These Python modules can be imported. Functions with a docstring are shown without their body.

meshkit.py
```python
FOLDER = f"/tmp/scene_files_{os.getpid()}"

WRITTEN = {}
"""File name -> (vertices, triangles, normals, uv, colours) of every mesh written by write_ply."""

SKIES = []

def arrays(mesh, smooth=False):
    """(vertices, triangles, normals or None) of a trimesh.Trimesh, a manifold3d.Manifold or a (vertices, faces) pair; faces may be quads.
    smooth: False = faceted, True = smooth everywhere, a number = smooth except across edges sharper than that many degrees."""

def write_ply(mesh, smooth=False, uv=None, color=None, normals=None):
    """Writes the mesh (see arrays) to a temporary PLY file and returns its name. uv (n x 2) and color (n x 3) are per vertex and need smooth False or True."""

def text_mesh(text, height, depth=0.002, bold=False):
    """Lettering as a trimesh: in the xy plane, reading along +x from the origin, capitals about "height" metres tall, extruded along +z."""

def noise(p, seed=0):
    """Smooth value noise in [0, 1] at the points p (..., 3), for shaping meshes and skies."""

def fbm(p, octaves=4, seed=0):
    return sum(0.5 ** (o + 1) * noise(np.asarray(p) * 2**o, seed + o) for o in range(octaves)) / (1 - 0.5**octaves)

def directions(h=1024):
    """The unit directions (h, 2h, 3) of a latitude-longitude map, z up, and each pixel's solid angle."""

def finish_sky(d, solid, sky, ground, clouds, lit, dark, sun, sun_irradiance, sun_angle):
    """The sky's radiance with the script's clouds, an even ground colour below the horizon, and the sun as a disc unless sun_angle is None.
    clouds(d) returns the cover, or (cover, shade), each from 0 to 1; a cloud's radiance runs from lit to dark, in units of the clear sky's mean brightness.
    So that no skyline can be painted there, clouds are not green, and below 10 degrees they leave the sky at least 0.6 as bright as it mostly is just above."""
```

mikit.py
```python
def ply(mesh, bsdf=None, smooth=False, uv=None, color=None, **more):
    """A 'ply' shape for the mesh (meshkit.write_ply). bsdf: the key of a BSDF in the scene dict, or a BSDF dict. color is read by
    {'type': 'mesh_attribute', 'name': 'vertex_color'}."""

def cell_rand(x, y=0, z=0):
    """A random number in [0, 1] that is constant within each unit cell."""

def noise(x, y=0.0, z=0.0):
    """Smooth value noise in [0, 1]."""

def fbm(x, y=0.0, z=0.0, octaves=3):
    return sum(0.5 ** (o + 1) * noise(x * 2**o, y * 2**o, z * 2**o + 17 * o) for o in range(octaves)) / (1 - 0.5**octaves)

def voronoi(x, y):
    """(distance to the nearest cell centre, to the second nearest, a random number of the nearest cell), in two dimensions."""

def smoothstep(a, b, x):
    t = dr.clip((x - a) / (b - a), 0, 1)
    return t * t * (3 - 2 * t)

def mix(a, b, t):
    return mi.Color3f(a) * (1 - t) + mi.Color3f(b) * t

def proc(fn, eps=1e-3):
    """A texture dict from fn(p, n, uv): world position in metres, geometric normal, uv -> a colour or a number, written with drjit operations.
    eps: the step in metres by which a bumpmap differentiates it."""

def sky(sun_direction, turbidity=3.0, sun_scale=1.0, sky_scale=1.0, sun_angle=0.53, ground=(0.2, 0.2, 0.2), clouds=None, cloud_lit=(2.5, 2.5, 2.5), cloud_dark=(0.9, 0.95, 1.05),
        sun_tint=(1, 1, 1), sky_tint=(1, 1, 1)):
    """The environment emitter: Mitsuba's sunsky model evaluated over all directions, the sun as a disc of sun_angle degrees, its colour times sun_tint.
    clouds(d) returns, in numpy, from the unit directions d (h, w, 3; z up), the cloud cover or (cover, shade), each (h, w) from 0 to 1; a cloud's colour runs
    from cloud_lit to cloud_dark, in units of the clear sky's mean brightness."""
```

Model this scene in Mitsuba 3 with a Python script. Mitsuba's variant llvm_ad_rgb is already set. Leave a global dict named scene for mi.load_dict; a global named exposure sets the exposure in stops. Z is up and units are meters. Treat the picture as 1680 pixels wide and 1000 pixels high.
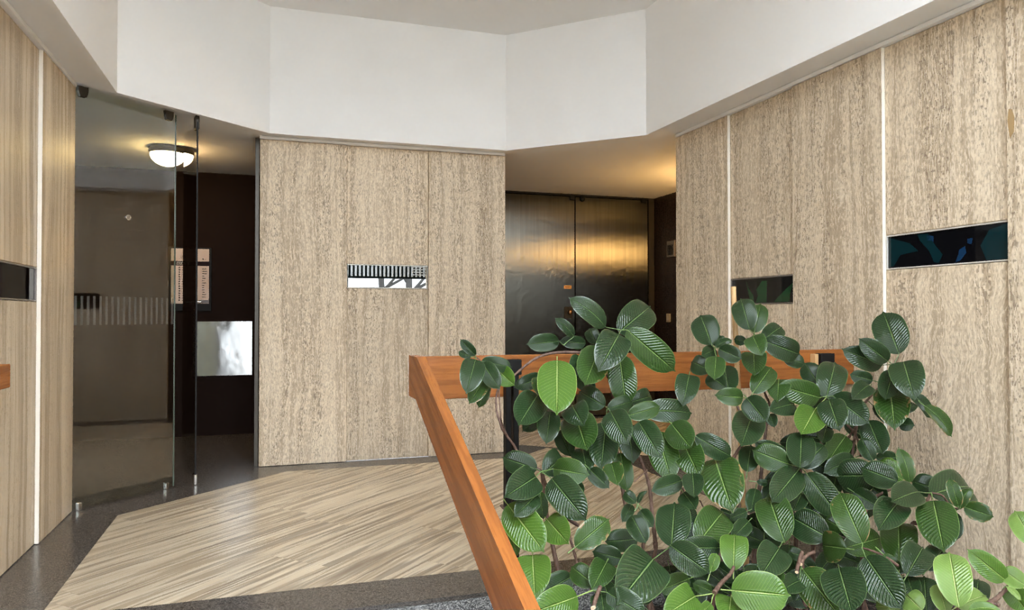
import math, random
import numpy as np, trimesh
import drjit as dr, mitsuba as mi
import mikit, meshkit
from mikit import noise, fbm, smoothstep, mix, cell_rand, proc
from shapely.geometry import Polygon, box as sbox
from shapely import affinity
T = mi.ScalarTransform4f
scene, labels = {}, {}

# ------------------------------------------------------------------ camera, sky, exposure
EYE = np.array([0.0, 0.0, 1.32])
YAW, PITCH, FPX = 0.314106, 0.01441, 1209.235
FWD = np.array([math.sin(YAW) * math.cos(PITCH), math.cos(YAW) * math.cos(PITCH), math.sin(PITCH)])
RGT = np.array([math.cos(YAW), -math.sin(YAW), 0.0])
UPV = np.cross(RGT, FWD)
scene['camera'] = {'type': 'perspective', 'fov_axis': 'x', 'fov': math.degrees(2 * math.atan(840 / FPX)), 'near_clip': 0.02, 'far_clip': 300.0,
                   'to_world': T().look_at(origin=EYE.tolist(), target=(EYE + FWD).tolist(), up=[0, 0, 1])}


def overcast(d):
    n = meshkit.fbm(d * np.array([3.0, 3.0, 6.0]) + 5.0, 4)
    return np.ones(d.shape[:2]), np.clip((n - 0.3) * 1.6, 0, 1)


scene['sky'] = mikit.sky([-0.3, -0.6, 0.75], turbidity=4.0, sun_scale=0.0, sky_scale=1.0, ground=(0.3, 0.3, 0.3), clouds=overcast,
                         cloud_lit=(1.56, 1.70, 1.85), cloud_dark=(0.96, 1.05, 1.14))
exposure = 6.3
LAMP = 3.9

# ------------------------------------------------------------------ sizes of the room (metres)
XL, XR, YB = -1.30, 3.36, 6.833        # left wall, right wall, back wall
YC = 5.655                             # where the side walls end at the 45 degree corners
HS = 2.868                             # top of the stone
HSOF = 2.900                           # soffit
YF = -3.0                              # entrance front behind the camera
ZLOW = -0.33
ZTOP = 3.955
PROUD = 0.022


# ------------------------------------------------------------------ helpers
def put(key, mesh, bsdf, smooth=False, label=None, cat=None, group=None, kind=None, uv=None, **more):
    assert key not in scene, key
    scene[key] = mikit.ply(mesh, bsdf, smooth=smooth, uv=uv, **more)
    tag(key, label, cat, group, kind)
    return key


def tag(key, label=None, cat=None, group=None, kind=None):
    d = {k: v for k, v in dict(label=label, category=cat, group=group, kind=kind).items() if v}
    if d:
        labels[key] = {**labels.get(key, {}), **d}
    return key


def numbered(base):
    k, i = base, 0
    while k in scene or any(s.startswith(k + '__') for s in scene):
        i += 1
        k = f'{base}_{i:03d}'
    return k


COUNT = {}


def nxt(base):
    i = COUNT.get(base, 0)
    COUNT[base] = i + 1
    return base if i == 0 else f'{base}_{i:03d}'


def cbox(x0, x1, y0, y1, z0, z1, b=0.0):
    if b <= 0:
        m = trimesh.creation.box((x1 - x0, y1 - y0, z1 - z0))
        m.apply_translation(((x0 + x1) / 2, (y0 + y1) / 2, (z0 + z1) / 2))
        return m
    pts = []
    for ix, x in enumerate((x0, x1)):
        for iy, y in enumerate((y0, y1)):
            for iz, z in enumerate((z0, z1)):
                sx, sy, sz = (b if ix == 0 else -b), (b if iy == 0 else -b), (b if iz == 0 else -b)
                pts += [(x, y + sy, z + sz), (x + sx, y, z + sz), (x + sx, y + sy, z)]
    return trimesh.convex.convex_hull(np.array(pts))


def orient(m, origin, ang):
    """Local x along the horizontal direction ang (degrees), local y its left normal; placed at origin."""
    m = m.copy()
    a = math.radians(ang)
    R = np.eye(4)
    R[:2, :2] = [[math.cos(a), -math.sin(a)], [math.sin(a), math.cos(a)]]
    R[:3, 3] = origin
    m.apply_transform(R)
    return m


def prism(poly, z0, z1):
    m = trimesh.creation.extrude_polygon(poly, z1 - z0, engine='earcut')
    m.apply_translation((0, 0, z0))
    return m


def tube(pts, radii, n=8, caps=True):
    pts = np.asarray(pts, float)
    r = np.broadcast_to(np.asarray(radii, float), (len(pts),))
    t = np.gradient(pts, axis=0)
    t /= np.linalg.norm(t, axis=1, keepdims=True) + 1e-12
    ref = np.array([0.31, 0.2, 0.93]) if abs(t[0] @ np.array([0.31, 0.2, 0.93])) < 0.9 else np.array([1.0, 0, 0])
    V = []
    u = np.cross(t[0], ref)
    for i in range(len(pts)):
        u = u - t[i] * (u @ t[i])
        u /= np.linalg.norm(u) + 1e-12
        w = np.cross(t[i], u)
        a = np.arange(n) * 2 * np.pi / n
        V.append(pts[i] + r[i] * (np.cos(a)[:, None] * u + np.sin(a)[:, None] * w))
    V = np.vstack(V)
    F = []
    for i in range(len(pts) - 1):
        for k in range(n):
            a, b = i * n + k, i * n + (k + 1) % n
            F += [(a, b, b + n), (a, b + n, a + n)]
    if caps:
        V = np.vstack([V, pts[:1], pts[-1:]])
        c0, c1, o = len(V) - 2, len(V) - 1, (len(pts) - 1) * n
        for k in range(n):
            F += [(c0, (k + 1) % n, k), (c1, o + k, o + (k + 1) % n)]
    return trimesh.Trimesh(V, np.array(F), process=False)


def smooth_path(p, n=16):
    p = np.asarray(p, float)
    s = np.r_[0, np.cumsum(np.linalg.norm(np.diff(p, axis=0), axis=1))]
    from scipy.interpolate import PchipInterpolator
    return PchipInterpolator(s, p)(np.linspace(0, s[-1], n))


def lathe(profile, n=32):
    return trimesh.creation.revolve(np.asarray(profile, float), sections=n)


def join(*ms):
    return trimesh.util.concatenate(list(ms))


# ------------------------------------------------------------------ materials
def rgb(*c):
    return {'type': 'rgb', 'value': list(c)}


def principled(color, rough=0.5, two=False, **k):
    d = {'type': 'principled', 'base_color': color if isinstance(color, dict) else rgb(*color), 'roughness': rough, **k}
    return {'type': 'twosided', 'bsdf': d} if two else d


def bump(inner, fn, scale, eps=1e-3):
    return {'type': 'bumpmap', 'arbitrary': proc(fn, eps=eps), 'scale': scale, 'bsdf': inner}


# travertine: u across the veins (metres), v along them; 10 m per slab in u, so floor(u/10) is the slab's number
def trav_fields(u, v, swirl=0.0):
    sid = dr.floor(u / 10.0)
    r = cell_rand(sid, 3, 7)
    w = (fbm(u * 4.0, v * 1.3, sid, 2) - 0.5) * 0.07 + (noise(u * 34.0, v * 13.0, sid) - 0.5) * 0.010
    if swirl > 0:
        w = w + (fbm(u * 5.0, v * 6.0, sid + 1, 3) - 0.5) * swirl
    x = u + w
    broad = fbm(x * 6.0, v * 0.22, sid, 2)
    band = fbm(x * 26.0, v * 0.5, sid, 3)
    fine = fbm(x * 125.0, v * 6.0, sid + 9, 2)
    grit = fbm(x * 150.0, v * 55.0, sid, 2)
    zone = smoothstep(0.44, 0.64, fbm(x * 14.0 + 50, v * 0.9, sid, 2))
    pit = smoothstep(0.68, 0.80, noise(x * 200.0 + 31, v * 75.0, sid + 4)) * (0.35 + 0.65 * zone)
    pit = dr.maximum(pit, smoothstep(0.82, 0.89, noise(x * 95.0, v * 24.0, sid + 2)) * zone)
    return r, broad, band, fine, grit, dr.clip(pit, 0, 1), zone


def trav_wall_fn(swirl):
    def fn(p, n, uv):
        r, broad, band, fine, grit, pit, zone = trav_fields(uv.x, uv.y, swirl)
        c = mix((0.545, 0.458, 0.346), (0.405, 0.325, 0.232), smoothstep(0.36, 0.66, band))
        c = mix(c, (0.415, 0.335, 0.242), smoothstep(0.46, 0.72, broad) * 0.5)
        c = mix(c, (0.63, 0.545, 0.43), smoothstep(0.50, 0.70, fine) * 0.6)
        c = mix(c, (0.66, 0.58, 0.465), smoothstep(0.42, 0.26, grit) * 0.6)
        c = mix(c, (0.31, 0.24, 0.168), smoothstep(0.56, 0.76, grit) * 0.45)
        c = mix(c, (0.17, 0.122, 0.080), pit * 0.65)
        return c * (0.93 + 0.14 * r) * mi.Color3f(1.21, 1.185, 1.14)
    return fn


trav_wall, trav_swirl = trav_wall_fn(0.0), trav_wall_fn(0.06)


def trav_left(p, n, uv):
    """The same stone, honed smooth: long veins, few open pores."""
    r, broad, band, fine, grit, pit, zone = trav_fields(uv.x, uv.y)
    c = mix((0.545, 0.458, 0.346), (0.385, 0.305, 0.215), smoothstep(0.36, 0.66, band))
    c = mix(c, (0.60, 0.515, 0.405), smoothstep(0.52, 0.74, fine) * 0.45)
    c = mix(c, (0.415, 0.335, 0.242), smoothstep(0.46, 0.72, broad) * 0.5)
    c = mix(c, (0.20, 0.14, 0.09), pit * 0.22)
    return c * (0.93 + 0.14 * r) * mi.Color3f(1.0, 0.985, 0.945)


def trav_height(p, n, uv):
    r, broad, band, fine, grit, pit, zone = trav_fields(uv.x, uv.y)
    return 0.3 * fine - 0.5 * grit - 0.8 * pit


def trav_floor(p, n, uv):
    u, v = uv.x, uv.y
    sid = dr.floor(u / 10.0)
    r = cell_rand(sid, 3, 7)
    x = u + (fbm(u * 4.0, v * 1.0, sid, 2) - 0.5) * 0.05 + (noise(u * 22.0, v * 7.0, sid) - 0.5) * 0.008
    broad = fbm(p.x * 1.1, p.y * 1.1, 3.0, 2)
    band = fbm(x * 30.0, v * 0.9, sid, 3)
    fine = fbm(x * 110.0, v * 3.5, sid + 9, 3)
    dark = fbm(x * 42.0 + 20, v * 1.5, sid + 2, 2)
    thin = noise(x * 130.0 + 60, v * 2.2, sid + 5)
    c = mix((0.60, 0.51, 0.385), (0.40, 0.318, 0.222), smoothstep(0.38, 0.64, band))
    c = mix(c, (0.72, 0.64, 0.51), smoothstep(0.48, 0.70, fine) * 0.7)
    c = mix(c, (0.215, 0.162, 0.115), smoothstep(0.58, 0.74, dark) * 0.7)
    c = mix(c, (0.24, 0.18, 0.125), smoothstep(0.76, 0.92, thin) * 0.35)
    c = mix(c, (0.40, 0.325, 0.235), smoothstep(0.45, 0.75, broad) * 0.35)
    return c * (0.965 + 0.07 * r) * mi.Color3f(0.99, 1.005, 1.0)


def granite_col(p, n, uv):
    a = noise(p.x * 330, p.y * 330, p.z * 330)
    b = noise(p.x * 170 + 9, p.y * 170, p.z * 170)
    c = mix((0.058, 0.050, 0.045), (0.155, 0.140, 0.125), smoothstep(0.45, 0.75, a))
    return mix(c, (0.026, 0.023, 0.021), smoothstep(0.58, 0.78, b))


def granite_rough(p, n, uv):
    a = noise(p.x * 300, p.y * 300, p.z * 300)
    b = noise(p.x * 150 + 9, p.y * 150, p.z * 150)
    c = mix((0.10, 0.10, 0.10), (0.42, 0.42, 0.41), smoothstep(0.45, 0.75, a))
    return mix(c, (0.045, 0.045, 0.045), smoothstep(0.55, 0.75, b))


def wood_col(p, n, uv):
    g = fbm(uv.x * 3.0, uv.y * 60.0, 0.0, 3)
    f = fbm(uv.x * 22.0, uv.y * 380.0, 0.0, 2)
    c = mix((0.335, 0.115, 0.026), (0.245, 0.080, 0.019), smoothstep(0.34, 0.70, g))
    return mix(c, (0.19, 0.058, 0.015), smoothstep(0.52, 0.78, f) * 0.3)


def plaster(p, n, uv):
    a = fbm(p.x * 1.3, p.y * 1.3, p.z * 1.3, 3)
    return mix((0.82, 0.815, 0.80), (0.855, 0.85, 0.835), a)


def plaster_h(p, n, uv):
    return fbm(p.x * 60, p.y * 60, p.z * 60, 2)


def mosaic(p, n, uv):
    gx, gy = uv.x * 45.0, uv.y * 45.0
    fx, fy = gx - dr.floor(gx), gy - dr.floor(gy)
    joint = smoothstep(0.40, 0.48, dr.maximum(dr.abs(fx - 0.5), dr.abs(fy - 0.5)))
    t = cell_rand(gx, gy, 5)
    c = mix((0.020, 0.0075, 0.0045), (0.040, 0.016, 0.010), t)
    return mix(c, (0.012, 0.006, 0.004), joint)


def mosaic_h(p, n, uv):
    gx, gy = uv.x * 45.0, uv.y * 45.0
    fx, fy = gx - dr.floor(gx), gy - dr.floor(gy)
    return 1.0 - smoothstep(0.38, 0.48, dr.maximum(dr.abs(fx - 0.5), dr.abs(fy - 0.5))) + 0.3 * cell_rand(gx, gy, 8) * (fx - 0.5)


def ripple(p, n, uv):
    return fbm(uv.x * 26.0, uv.y * 20.0, 2.0, 3) + 0.35 * fbm(uv.x * 90.0, uv.y * 9.0, 6.0, 2)


def dents(p, n, uv):
    return fbm(uv.x * 5.0, uv.y * 4.0, 2.0, 3)


def metal_col(p, n, uv):
    s = fbm(uv.x * 45.0, uv.y * 1.4, 0.0, 3)
    return mix((0.125, 0.119, 0.098), (0.18, 0.173, 0.145), s)


# leaves: uv.x = 0..1 from base to tip (plus the leaf's number), uv.y = -1..1 across
def leaf_fn(c0, c1, rib, hurt=0.0):
    def fn(p, n, uv):
        i = dr.floor(uv.x)
        t, s = uv.x - i, uv.y
        a = dr.abs(s)
        r = cell_rand(i, 4, 2)
        c = mix(c0, c1, dr.clip(0.15 + 0.7 * r + 0.35 * (fbm(t * 4 + i * 3.1, s * 2.5, 0.0, 2) - 0.5), 0, 1))
        vein = 0.5 + 0.5 * dr.cos((t * 1.0 - a * 0.22) * 2 * math.pi * 17)
        c = mix(c, mix(c, rib, 0.55), smoothstep(0.90, 1.0, vein) * 0.35 * smoothstep(1.0, 0.75, a))
        if hurt > 0:
            m = smoothstep(0.54, 0.66, fbm(t * 11 + i * 5.3, s * 4.0, 1.0, 3)) * smoothstep(0.72, 0.95, a) * hurt * smoothstep(0.60, 0.75, cell_rand(i, 9, 9))
            c = mix(c, (0.23, 0.13, 0.06), m)
        c = mix(c, rib, smoothstep(0.955, 0.985, a) * 0.55)
        return mix(c, rib, smoothstep(0.055 - 0.035 * t, 0.020, a) * 0.9)
    return fn


def leaf_h(p, n, uv):
    i = dr.floor(uv.x)
    t, s = uv.x - i, uv.y
    a = dr.abs(s)
    veins = dr.cos((t - a * 0.22) * 2 * math.pi * 17) * smoothstep(0.03, 0.2, a) * smoothstep(1.0, 0.7, a)
    rib = -2.2 * smoothstep(0.10, 0.0, a)
    return 0.5 * veins + rib + 1.2 * fbm(t * 6 + i * 2.7, s * 3.0, 0.0, 2)


def bark(p, n, uv):
    a = noise(p.x * 120, p.y * 120, p.z * 40)
    return mix((0.060, 0.030, 0.020), (0.165, 0.100, 0.072), a)


def soil_col(p, n, uv):
    a = fbm(p.x * 70, p.y * 70, p.z * 70, 3)
    return mix((0.008, 0.007, 0.006), (0.07, 0.055, 0.045), smoothstep(0.4, 0.75, a))


def paper_fn(p, n, uv):
    return mix((0.72, 0.58, 0.52), (0.80, 0.67, 0.62), fbm(p.x * 9, p.y * 9, p.z * 6, 2))


B = scene
B['mat_stone'] = bump(principled(proc(trav_wall), 0.55, specular=0.35), trav_height, 0.0016, 6e-4)
B['mat_stone_swirl'] = bump(principled(proc(trav_swirl), 0.55, specular=0.35), trav_height, 0.0010, 6e-4)
B['mat_stone_left'] = bump(principled(proc(trav_left), 0.42, specular=0.35), trav_height, 0.0003, 6e-4)
B['mat_floor'] = principled(proc(trav_floor), 0.24, specular=0.4)
B['mat_granite'] = principled(proc(granite_col), 0.22, specular=0.5)
B['mat_granite_rough'] = principled(proc(granite_rough), 0.6, specular=0.4)
B['mat_plaster'] = bump({'type': 'diffuse', 'reflectance': proc(plaster)}, plaster_h, 0.0004, 1.5e-3)
B['mat_wood'] = principled(proc(wood_col), 0.36, specular=0.4)
B['mat_mosaic'] = bump(principled(proc(mosaic), 0.32, specular=0.35), mosaic_h, 0.0008, 6e-4)
B['mat_brown'] = principled((0.015, 0.0065, 0.0042), 0.6, specular=0.08)
B['mat_black_steel'] = principled((0.008, 0.008, 0.008), 0.5, specular=0.2)
B['mat_bronze'] = principled((0.045, 0.038, 0.028), 0.35, metallic=0.4, specular=0.5)
B['mat_chrome'] = {'type': 'roughconductor', 'alpha': 0.06, 'specular_reflectance': rgb(0.78, 0.77, 0.75)}
B['mat_brass'] = {'type': 'roughconductor', 'alpha': 0.22, 'specular_reflectance': rgb(0.42, 0.24, 0.11)}
B['mat_trim_metal'] = principled((0.60, 0.575, 0.52), 0.35, metallic=0.2)
B['mat_trim_dark'] = principled((0.20, 0.175, 0.155), 0.35, metallic=0.3)
B['mat_door_metal'] = bump({'type': 'roughconductor', 'alpha_u': 0.24, 'alpha_v': 0.045, 'specular_reflectance': proc(metal_col)}, ripple, 0.0010, 2e-3)
B['mat_plate_metal'] = bump({'type': 'roughconductor', 'alpha': 0.03, 'specular_reflectance': rgb(0.30, 0.30, 0.30)}, dents, 0.004, 4e-3)
B['mat_black_glass'] = {'type': 'conductor', 'material': 'none', 'specular_reflectance': rgb(0.34, 0.35, 0.35)}
B['mat_glass_black'] = {'type': 'plastic', 'int_ior': 1.35, 'diffuse_reflectance': rgb(0.004, 0.004, 0.005)}
for _n, _c in (('green', (0.010, 0.050, 0.018)), ('teal', (0.004, 0.020, 0.024)), ('blue', (0.008, 0.030, 0.075))):
    B['mat_glass_' + _n] = {'type': 'plastic', 'int_ior': 1.35, 'diffuse_reflectance': rgb(*_c)}
B['mat_pane'] = {'type': 'thindielectric', 'int_ior': 1.95, 'specular_transmittance': rgb(0.80, 0.87, 0.76)}
B['mat_pane_dark'] = {'type': 'thindielectric', 'int_ior': 1.7, 'specular_transmittance': rgb(0.008, 0.007, 0.006)}
B['mat_pane_edge'] = principled((0.09, 0.115, 0.09), 0.1, specular=0.6)
B['mat_frost'] = {'type': 'blendbsdf', 'weight': 0.07, 'a': {'type': 'thindielectric', 'int_ior': 1.1}, 'b': {'type': 'twosided', 'bsdf': {'type': 'diffuse', 'reflectance': rgb(0.45, 0.45, 0.41)}}}
B['mat_paper'] = {'type': 'diffuse', 'reflectance': proc(paper_fn)}
B['mat_print'] = {'type': 'diffuse', 'reflectance': rgb(0.03, 0.02, 0.025)}
B['mat_print_white'] = {'type': 'diffuse', 'reflectance': rgb(0.78, 0.74, 0.72)}
B['mat_print_grey'] = {'type': 'diffuse', 'reflectance': rgb(0.22, 0.22, 0.25)}
B['mat_cream'] = principled((0.50, 0.45, 0.34), 0.4)
B['mat_bamboo'] = principled((0.56, 0.36, 0.17), 0.45)
B['mat_bark'] = principled(proc(bark), 0.6)
B['mat_cut_wood'] = principled((0.72, 0.55, 0.36), 0.7)
B['mat_soil'] = principled(proc(soil_col), 0.95)
B['mat_planter'] = principled((0.055, 0.055, 0.055), 0.6)
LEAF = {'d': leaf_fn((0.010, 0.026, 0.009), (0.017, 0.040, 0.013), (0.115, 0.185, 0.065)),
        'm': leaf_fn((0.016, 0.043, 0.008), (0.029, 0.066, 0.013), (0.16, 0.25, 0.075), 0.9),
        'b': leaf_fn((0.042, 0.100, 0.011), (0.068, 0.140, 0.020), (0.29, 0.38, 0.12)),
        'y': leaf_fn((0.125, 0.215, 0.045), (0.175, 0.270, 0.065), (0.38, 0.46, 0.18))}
for k, fn in LEAF.items():
    B['mat_leaf_' + k] = {'type': 'twosided', 'bsdf': bump(principled(proc(fn), {'d': 0.12, 'm': 0.12, 'b': 0.13, 'y': 0.17}[k], specular=0.5), leaf_h, 0.0022, 1e-3)}
B['mat_petiole'] = principled((0.13, 0.21, 0.06), 0.45)
B['mat_dark_green'] = principled((0.003, 0.006, 0.005), 0.6, specular=0.1)
B['mat_grey_bar'] = principled((0.62, 0.63, 0.63), 0.5)
B['mat_pavement'] = principled((0.34, 0.33, 0.31), 0.8)
B['mat_white_render'] = principled((0.82, 0.82, 0.80), 0.8)
B['mat_tree_bark'] = principled((0.05, 0.045, 0.04), 0.9)


# ------------------------------------------------------------------ floors
def frame_uv(m, origin, ang, slab, swap=False):
    """uv in metres: u across the vein direction, v along it; ang = direction of the veins on the floor."""
    a = math.radians(ang)
    d = m.vertices[:, :2] - np.asarray(origin)[:2]
    along = d @ [math.cos(a), math.sin(a)]
    across = d @ [-math.sin(a), math.cos(a)]
    return np.c_[np.clip(across + 5.0, 0.01, 9.99) + 10.0 * slab, along + 1.7 * slab]


rng = random.Random(11)
put('floor', prism(Polygon([(XL - 1.1, 3.42), (5.0, 3.42), (5.0, 8.9), (XL - 1.1, 8.9)]), -0.16, -0.02), 'mat_planter', kind='structure',
    label='upper hall floor of diagonal travertine slabs framed by dark granite')
whole = Polygon([(XL, 3.405), (XR, 3.405), (XR, YC), (4.9, YC), (4.9, 8.86), (2.15, 8.86), (2.145, YB), (-0.11, YB), (-0.05, YB), (-0.05, 8.78), (-2.3, 8.78), (-2.3, 6.2), (XL, YC)])
field = Polygon([(-0.97, 3.72), (-0.97, 5.46), (0.12, 6.56), (2.09, 6.545), (2.338, 6.669), (2.62, 6.93), (3.34, 6.21), (4.88, 6.21), (4.88, 8.55), (2.35, 8.55), (2.35, 7.22),
                 (2.39, 7.18), (2.62, 6.94), (3.03, 5.9), (3.03, 3.72)]).buffer(0)
if field.geom_type != 'Polygon':
    field = max(field.geoms, key=lambda g: g.area)
field2 = Polygon([(2.39, 7.18), (2.64, 6.96), (3.36, 6.25), (4.88, 6.25), (4.88, 8.7), (2.3, 8.7), (2.3, 7.25)])
SW, SL = 0.40, 1.60
n = 0
for j in range(-14, 24):
    off = rng.random() * SL
    for i in range(-6, 12):
        r = sbox(i * SL + off, j * SW, (i + 1) * SL + off, (j + 1) * SW)
        r = affinity.rotate(r, 45, origin=(0, 0))
        r = affinity.translate(r, 0.3, 4.0)
        for fld in (field, field2):
            g = r.intersection(fld).buffer(-0.0006, join_style=2)
            for q in getattr(g, 'geoms', [g]):
                if q.is_empty or q.area < 0.002:
                    continue
                m = prism(q, -0.02, 0.0 - 0.0003 * rng.random())
                put('floor__' + nxt('travertine_slab'), m, 'mat_floor', uv=frame_uv(m, (q.centroid.x, q.centroid.y), 45, n % 97))
                n += 1
gran = whole.difference(field.union(field2).buffer(0.0008, join_style=2)).buffer(0)
cuts = [Polygon([(-3, 3.0), (6, 3.0), (6, 3.7195), (-3, 3.7195)]), Polygon([(-3, 3.7205), (-0.9, 3.7205), (-0.9, 5.46), (-0.98, 5.4603), (-1.3, YC - 0.001), (-3, YC - 0.001)]),
        Polygon([(-3, YC), (-1.3, YC), (-0.979, 5.461), (-0.8, 5.4), (0.3, 6.5), (0.1205, 6.562), (-0.109, YB), (-0.109, 9), (-3, 9)]),
        Polygon([(-0.108, YB + 0.2), (-0.108, 6.78), (0.1215, 6.562), (0.5, 6.3), (2.8, 6.3), (2.8, 7.2), (2.146, 7.3)]), Polygon([(3.0, 3.7205), (5, 3.7205), (5, 6.4), (3.0, 6.4)]),
        Polygon([(2.0, 7.3), (5.2, 7.3), (5.2, 9), (2.0, 9)])]
used = Polygon()
for c in cuts:
    g = gran.intersection(c).difference(used)
    used = used.union(c)
    for q in getattr(g, 'geoms', [g]):
        if q.geom_type == 'Polygon' and q.area > 0.003:
            put('floor__' + nxt('granite_slab'), prism(q, -0.02, 0.0), 'mat_granite')
# steps down to the entrance level
put('floor_lower', cbox(XL - 0.05, XR + 0.05, YF - 0.2, 3.42, ZLOW - 0.1, ZLOW), 'mat_granite_rough', kind='structure', label='lower entrance floor in rough grey granite')
put('stairs', cbox(XL, 0.80, 3.10, 3.402, -0.165 - 0.16, -0.165, 0.004), 'mat_granite_rough', kind='structure', label='rough grey granite steps below the hall floor')
put('stairs__riser', cbox(XL, 0.80, 3.392, 3.418, -0.164, -0.0215, 0.002), 'mat_granite_rough')

put('stairs__' + 'retaining_riser', cbox(0.801, XR + 0.03, 3.40, 3.419, ZLOW - 0.05, -0.0205, 0.001), 'mat_granite_rough')

# ------------------------------------------------------------------ stone walls
SLAB = [100]


def panel(wall, side, a0, a1, z0, z1, proud, bsdf='mat_stone'):
    """A travertine slab on a wall: side 'L', 'R' (a along Y) or 'B' (a along X)."""
    g, th = 0.0012, 0.03
    e = PROUD if proud else 0.0
    if side == 'R':
        m = cbox(XR - e, XR + th, a0 + g, a1 - g, z0, z1, 0.0025)
        h = m.vertices[:, 1] + 0.6 * m.vertices[:, 0]
    elif side == 'L':
        m = cbox(XL - th, XL + e, a0 + g, a1 - g, z0, z1, 0.0025)
        h = m.vertices[:, 1] + 0.6 * m.vertices[:, 0]
    else:
        m = cbox(a0 + g, a1 - g, YB - e, YB + th, z0, z1, 0.0025)
        h = m.vertices[:, 0] + 0.6 * m.vertices[:, 1]
    SLAB[0] += 1
    uv = np.c_[np.clip(h - h.min() + 3.0, 0.01, 9.9) + 10.0 * SLAB[0], m.vertices[:, 2] + 2.3 * SLAB[0]]
    return put(f'{wall}__' + nxt(wall + ':travertine_panel').split(':')[1], m, bsdf, uv=uv)


put('wall_back', cbox(-0.09, 2.12, YB + 0.031, YB + 0.10, 0.0, HSOF, 0), 'mat_brown', kind='structure', label='back wall clad with three tall travertine slabs')
put('wall_left', cbox(XL - 0.12, XL - 0.031, YF, YC - 0.01, ZLOW, HSOF, 0), 'mat_plaster', kind='structure', label='left wall clad with tall travertine slabs')
put('wall_right', cbox(XR + 0.031, XR + 0.12, YF, YC - 0.01, ZLOW, HSOF, 0), 'mat_plaster', kind='structure', label='right wall clad with tall travertine slabs')
panel('wall_back', 'B', -0.111, 0.640, 0.004, HS, True)
panel('wall_back', 'B', 0.640, 1.390, 0.004, 1.568, False)
panel('wall_back', 'B', 0.640, 1.390, 1.792, HS, False)
panel('wall_back', 'B', 1.390, 2.145, 0.004, HS, True)
panel('wall_right', 'R', 4.885, YC, 0.004, HS, True)
panel('wall_right', 'R', 4.145, 4.885, 0.004, 1.400, False)
panel('wall_right', 'R', 4.145, 4.885, 1.602, HS, False)
panel('wall_right', 'R', 3.370, 4.145, 0.004, HS, True)
panel('wall_right', 'R', 2.615, 3.370, ZLOW, 1.580, False, 'mat_stone_swirl')
panel('wall_right', 'R', 2.615, 3.370, 1.782, HS, False)
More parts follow.
